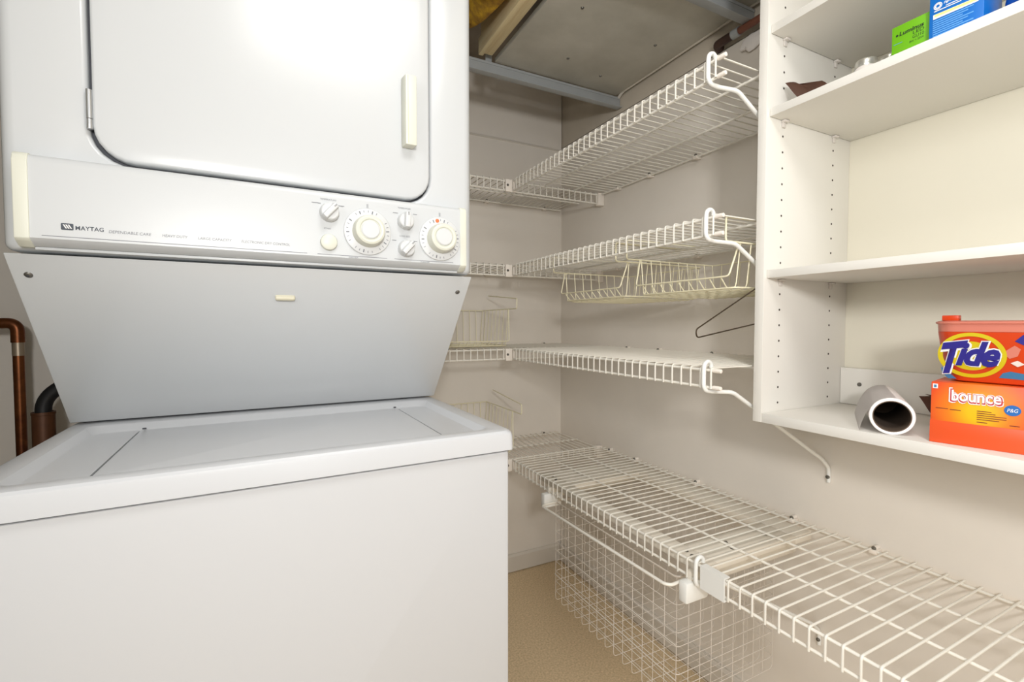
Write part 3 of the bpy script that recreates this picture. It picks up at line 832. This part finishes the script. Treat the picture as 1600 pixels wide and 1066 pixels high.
# ================================================================== HANGING AND STANDING BASKETS
def basket(label, loc, rz, w, d, hh, group, lean=0.0, m=M_creamw, gap=.046, tip=.047, dip=.026):
    """local: +x = depth (front at 0), +y = width (0..w), z up from the floor wires."""
    t = thing('wire_basket', label, 'wire basket', loc, rz, group)
    r = .0014
    k = 0
    nd = max(6, int(round(d / .034)))
    for i in range(nd + 1):                                   # loops across the width
        x = d * i / nd
        tube('cross_wire', fillet([(x, 0, hh), (x, .010, r), (x, w - .010, r), (x, w, hh)], .012, 3), r, m, t, n=6)
    nw = max(8, int(round(w / .028)))
    for i in range(1, nw):                                    # loops front to back
        y = w * i / nw
        tube('floor_wire', fillet([(-.022, y, dip), (.002, y, -r), (d - .004, y, -r), (d + .004, y, hh)], .012, 3), r, m, t, n=6)
    # front dip rail
    tube('front_rail', fillet([(-.004, 0, hh), (-.024, .008, dip), (-.024, w - .008, dip), (-.004, w, hh)], .008, 3), r * 1.35, m, t)
    tube('back_rail', [(d + .004, 0, hh), (d + .004, w, hh)], r * 1.3, m, t)
    tube('bottom_rail', fillet([(d - .002, .006, r * 2.5), (-.003, .006, r * 2.5), (-.003, w - .006, r * 2.5), (d - .002, w - .006, r * 2.5)], .012, 3), r * 1.3, m, t)
    for y in (-.002, w + .002):                               # spring arms that slide over a shelf
        tube('hanging_arm', fillet([(d + .004, y, hh), (-tip, y, hh), (-tip, y, hh + gap * (.98 if lean == 0 else .78)), (d * .75, y, hh + gap + lean)], .006, 3), r * 1.5, m, t)
    return t
# hanging from the second shelf (front of basket towards the room, -x)
basket('cream wire basket hanging under second shelf, nearer the corner', (.861, 1.000, 1.1715), 0, .308, .265, .0945, 'cream baskets under the shelf', gap=.0495)
basket('cream wire basket hanging under second shelf, beside the hanger', (.861, .6585, 1.1715), 0, .2935, .265, .0945, 'cream baskets under the shelf', gap=.0495)
# standing on the back-wall shelves (front towards -y): rotate so local +x -> +y, local +y -> -x
basket('cream wire basket standing on back wall shelf beside the slanted panel', (.775, 1.565, Z3 + .0100), R(90), .31, .24, .138, 'cream baskets on the back shelves', lean=.012, tip=.067, dip=.020)
basket('cream wire basket standing on lowest back wall shelf behind washer top', (.800, 1.580, Z4 + .0100), R(90), .31, .24, .157, 'cream baskets on the back shelves', lean=.012, tip=.072)

# ================================================================== COAT HANGER
H = thing('wire_hanger', 'dark wire coat hanger hooked on second shelf by the cabinet', 'hanger', (.903, .6412, 1.308))
tilt = R(9)
def hp(x, z):   # local plane, rotated a little
    return (x * math.cos(tilt) - z * math.sin(tilt), 0, x * math.sin(tilt) + z * math.cos(tilt))
hk = [hp(.018, -.012)] + [hp(.0145 * math.cos(R(a)), .0015 + .0125 * math.sin(R(a))) for a in range(0, 181, 20)] + [hp(-.0140, -.030), hp(-.004, -.048), hp(0, -.06), hp(0, -.10)]
hk = [(p[0] + .004, p[1], p[2] - .0045) for p in hk]
tube('hook', hk, .0013, M_hanger, H)
tw = []
for k in range(33):
    a = k / 32 * math.pi * 10
    p = hp(.0022 * math.cos(a), -.052 - .045 * k / 32)
    tw.append((p[0] + .004, .0022 * math.sin(a), p[2] - .0045))
tube('twisted_neck', tw, .0013, M_hanger, H, n=6)
sh = fillet([hp(0, -.095), hp(-.010, -.112), hp(-.030, -.124), hp(-.222, -.183), hp(-.222, -.199), hp(.222, -.199), hp(.222, -.183), hp(.030, -.124), hp(.010, -.112), hp(0, -.095)], .010, 4)
sh = [(p[0] + .004, p[1], p[2] - .0045) for p in sh]
tube('shoulder_frame', sh, .0014, M_hanger, H)

# ================================================================== SLIDING WIRE DRAWER UNDER LOW SHELF
F = thing('basket_frame', 'white slotted sliding frame fixed beneath the low wire shelf', 'basket frame', (.80, .672, .53))
LF = F.location
def fbox(name, x0, x1, y0, y1, z0, z1, m=M_slide, bev=.0015):
    return box(name, x0 - LF.x, x1 - LF.x, y0 - LF.y, y1 - LF.y, z0 - LF.z, z1 - LF.z, m, F, bev=bev)
ZF1 = Z4 - .0034
fbox('front_board', .784, .822, .672, 1.350, ZF1 - .020, ZF1)
fbox('back_board', 1.090, 1.150, .672, 1.350, ZF1 - .020, ZF1)
# the two slotted end boards: each built from its own strips
for y0, y1 in ((.672, .762), (1.205, 1.350)):
    nst = max(3, int((y1 - y0) / .018)); st = (y1 - y0) / nst
    for i in range(nst):
        fbox('end_strip', .822, 1.090, y0 + i * st + .0006, y0 + (i + 1) * st - .0006, ZF1 - .018, ZF1 - (.0015 if i % 2 else .0), bev=.001)
for y in (.690, 1.262):
    fbox('slide_rail', .770, 1.120, y, y + .018, ZF1 - .052, ZF1 - .020)
for px, py in ((.797, .715), (.802, .735), (.905, .70), (.915, .725), (.80, 1.27), (.806, 1.30), (1.04, .71)):
    lathe('frame_screw', [(0, .0022), (.003, .002), (.0045, .0005), (.0045, -.002)], Vector((px, py, ZF1 + .0004)) - LF, (0, 0, 1), M_screw, F, n=12)
for y0 in (.686, 1.258):
    bm = bmesh.new(); add_box(bm, .750, .815, y0, y0 + .022, .518, .562, .004, 2)
    for v in bm.verts: v.co -= LF
    link('slide_stop', bm_mesh(bm, 'slide_stop'), M_bracket, F)

Dw = thing('mesh_basket', 'deep white wire mesh pull-out basket hanging beneath the low shelf', 'mesh basket', (.785, .745, .222))
dx, dyw, dh = .335, .500, .318
r = .0008
def dt(name, pts, rad=r, m=M_thin, n=5): return tube(name, pts, rad, m, Dw, n=n)
ny = 14
for i in range(ny + 1):
    y = dyw * i / ny
    dt('long_wire', fillet([(0, y, dh), (.0, y, 0), (dx, y, 0), (dx, y, dh)], .012, 3))
nx = 9
for i in range(1, nx):
    x = dx * i / nx
    dt('side_wire', fillet([(x, 0, dh), (x, 0, -.0015), (x, dyw, -.0015), (x, dyw, dh)], .012, 3))
for z in [dh * k / 10 for k in range(1, 11)]:
    e_ = .0013
    pts = rr(-e_, dx + e_, -e_, dyw + e_, .012, 4)
    dt('hoop_wire', [(x, y, z) for x, y in pts] + [(pts[0][0], pts[0][1], z)], rad=(.0022 if z > dh * .95 else r))
for z in (dh * .52, dh * .27):
    dt('reinforcing_wire', [(-.003, 0, z), (-.003, dyw, z)], rad=.0014)
Dl = Dw.location
tube('handle_bar', [Vector(p) - Dl for p in fillet([(.786, 1.240, .540), (.735, 1.232, .542), (.722, 1.222, .542), (.725, .722, .552), (.735, .712, .552), (.786, .716, .552)], .018, 4)], .0036, M_wire, Dw, n=10)
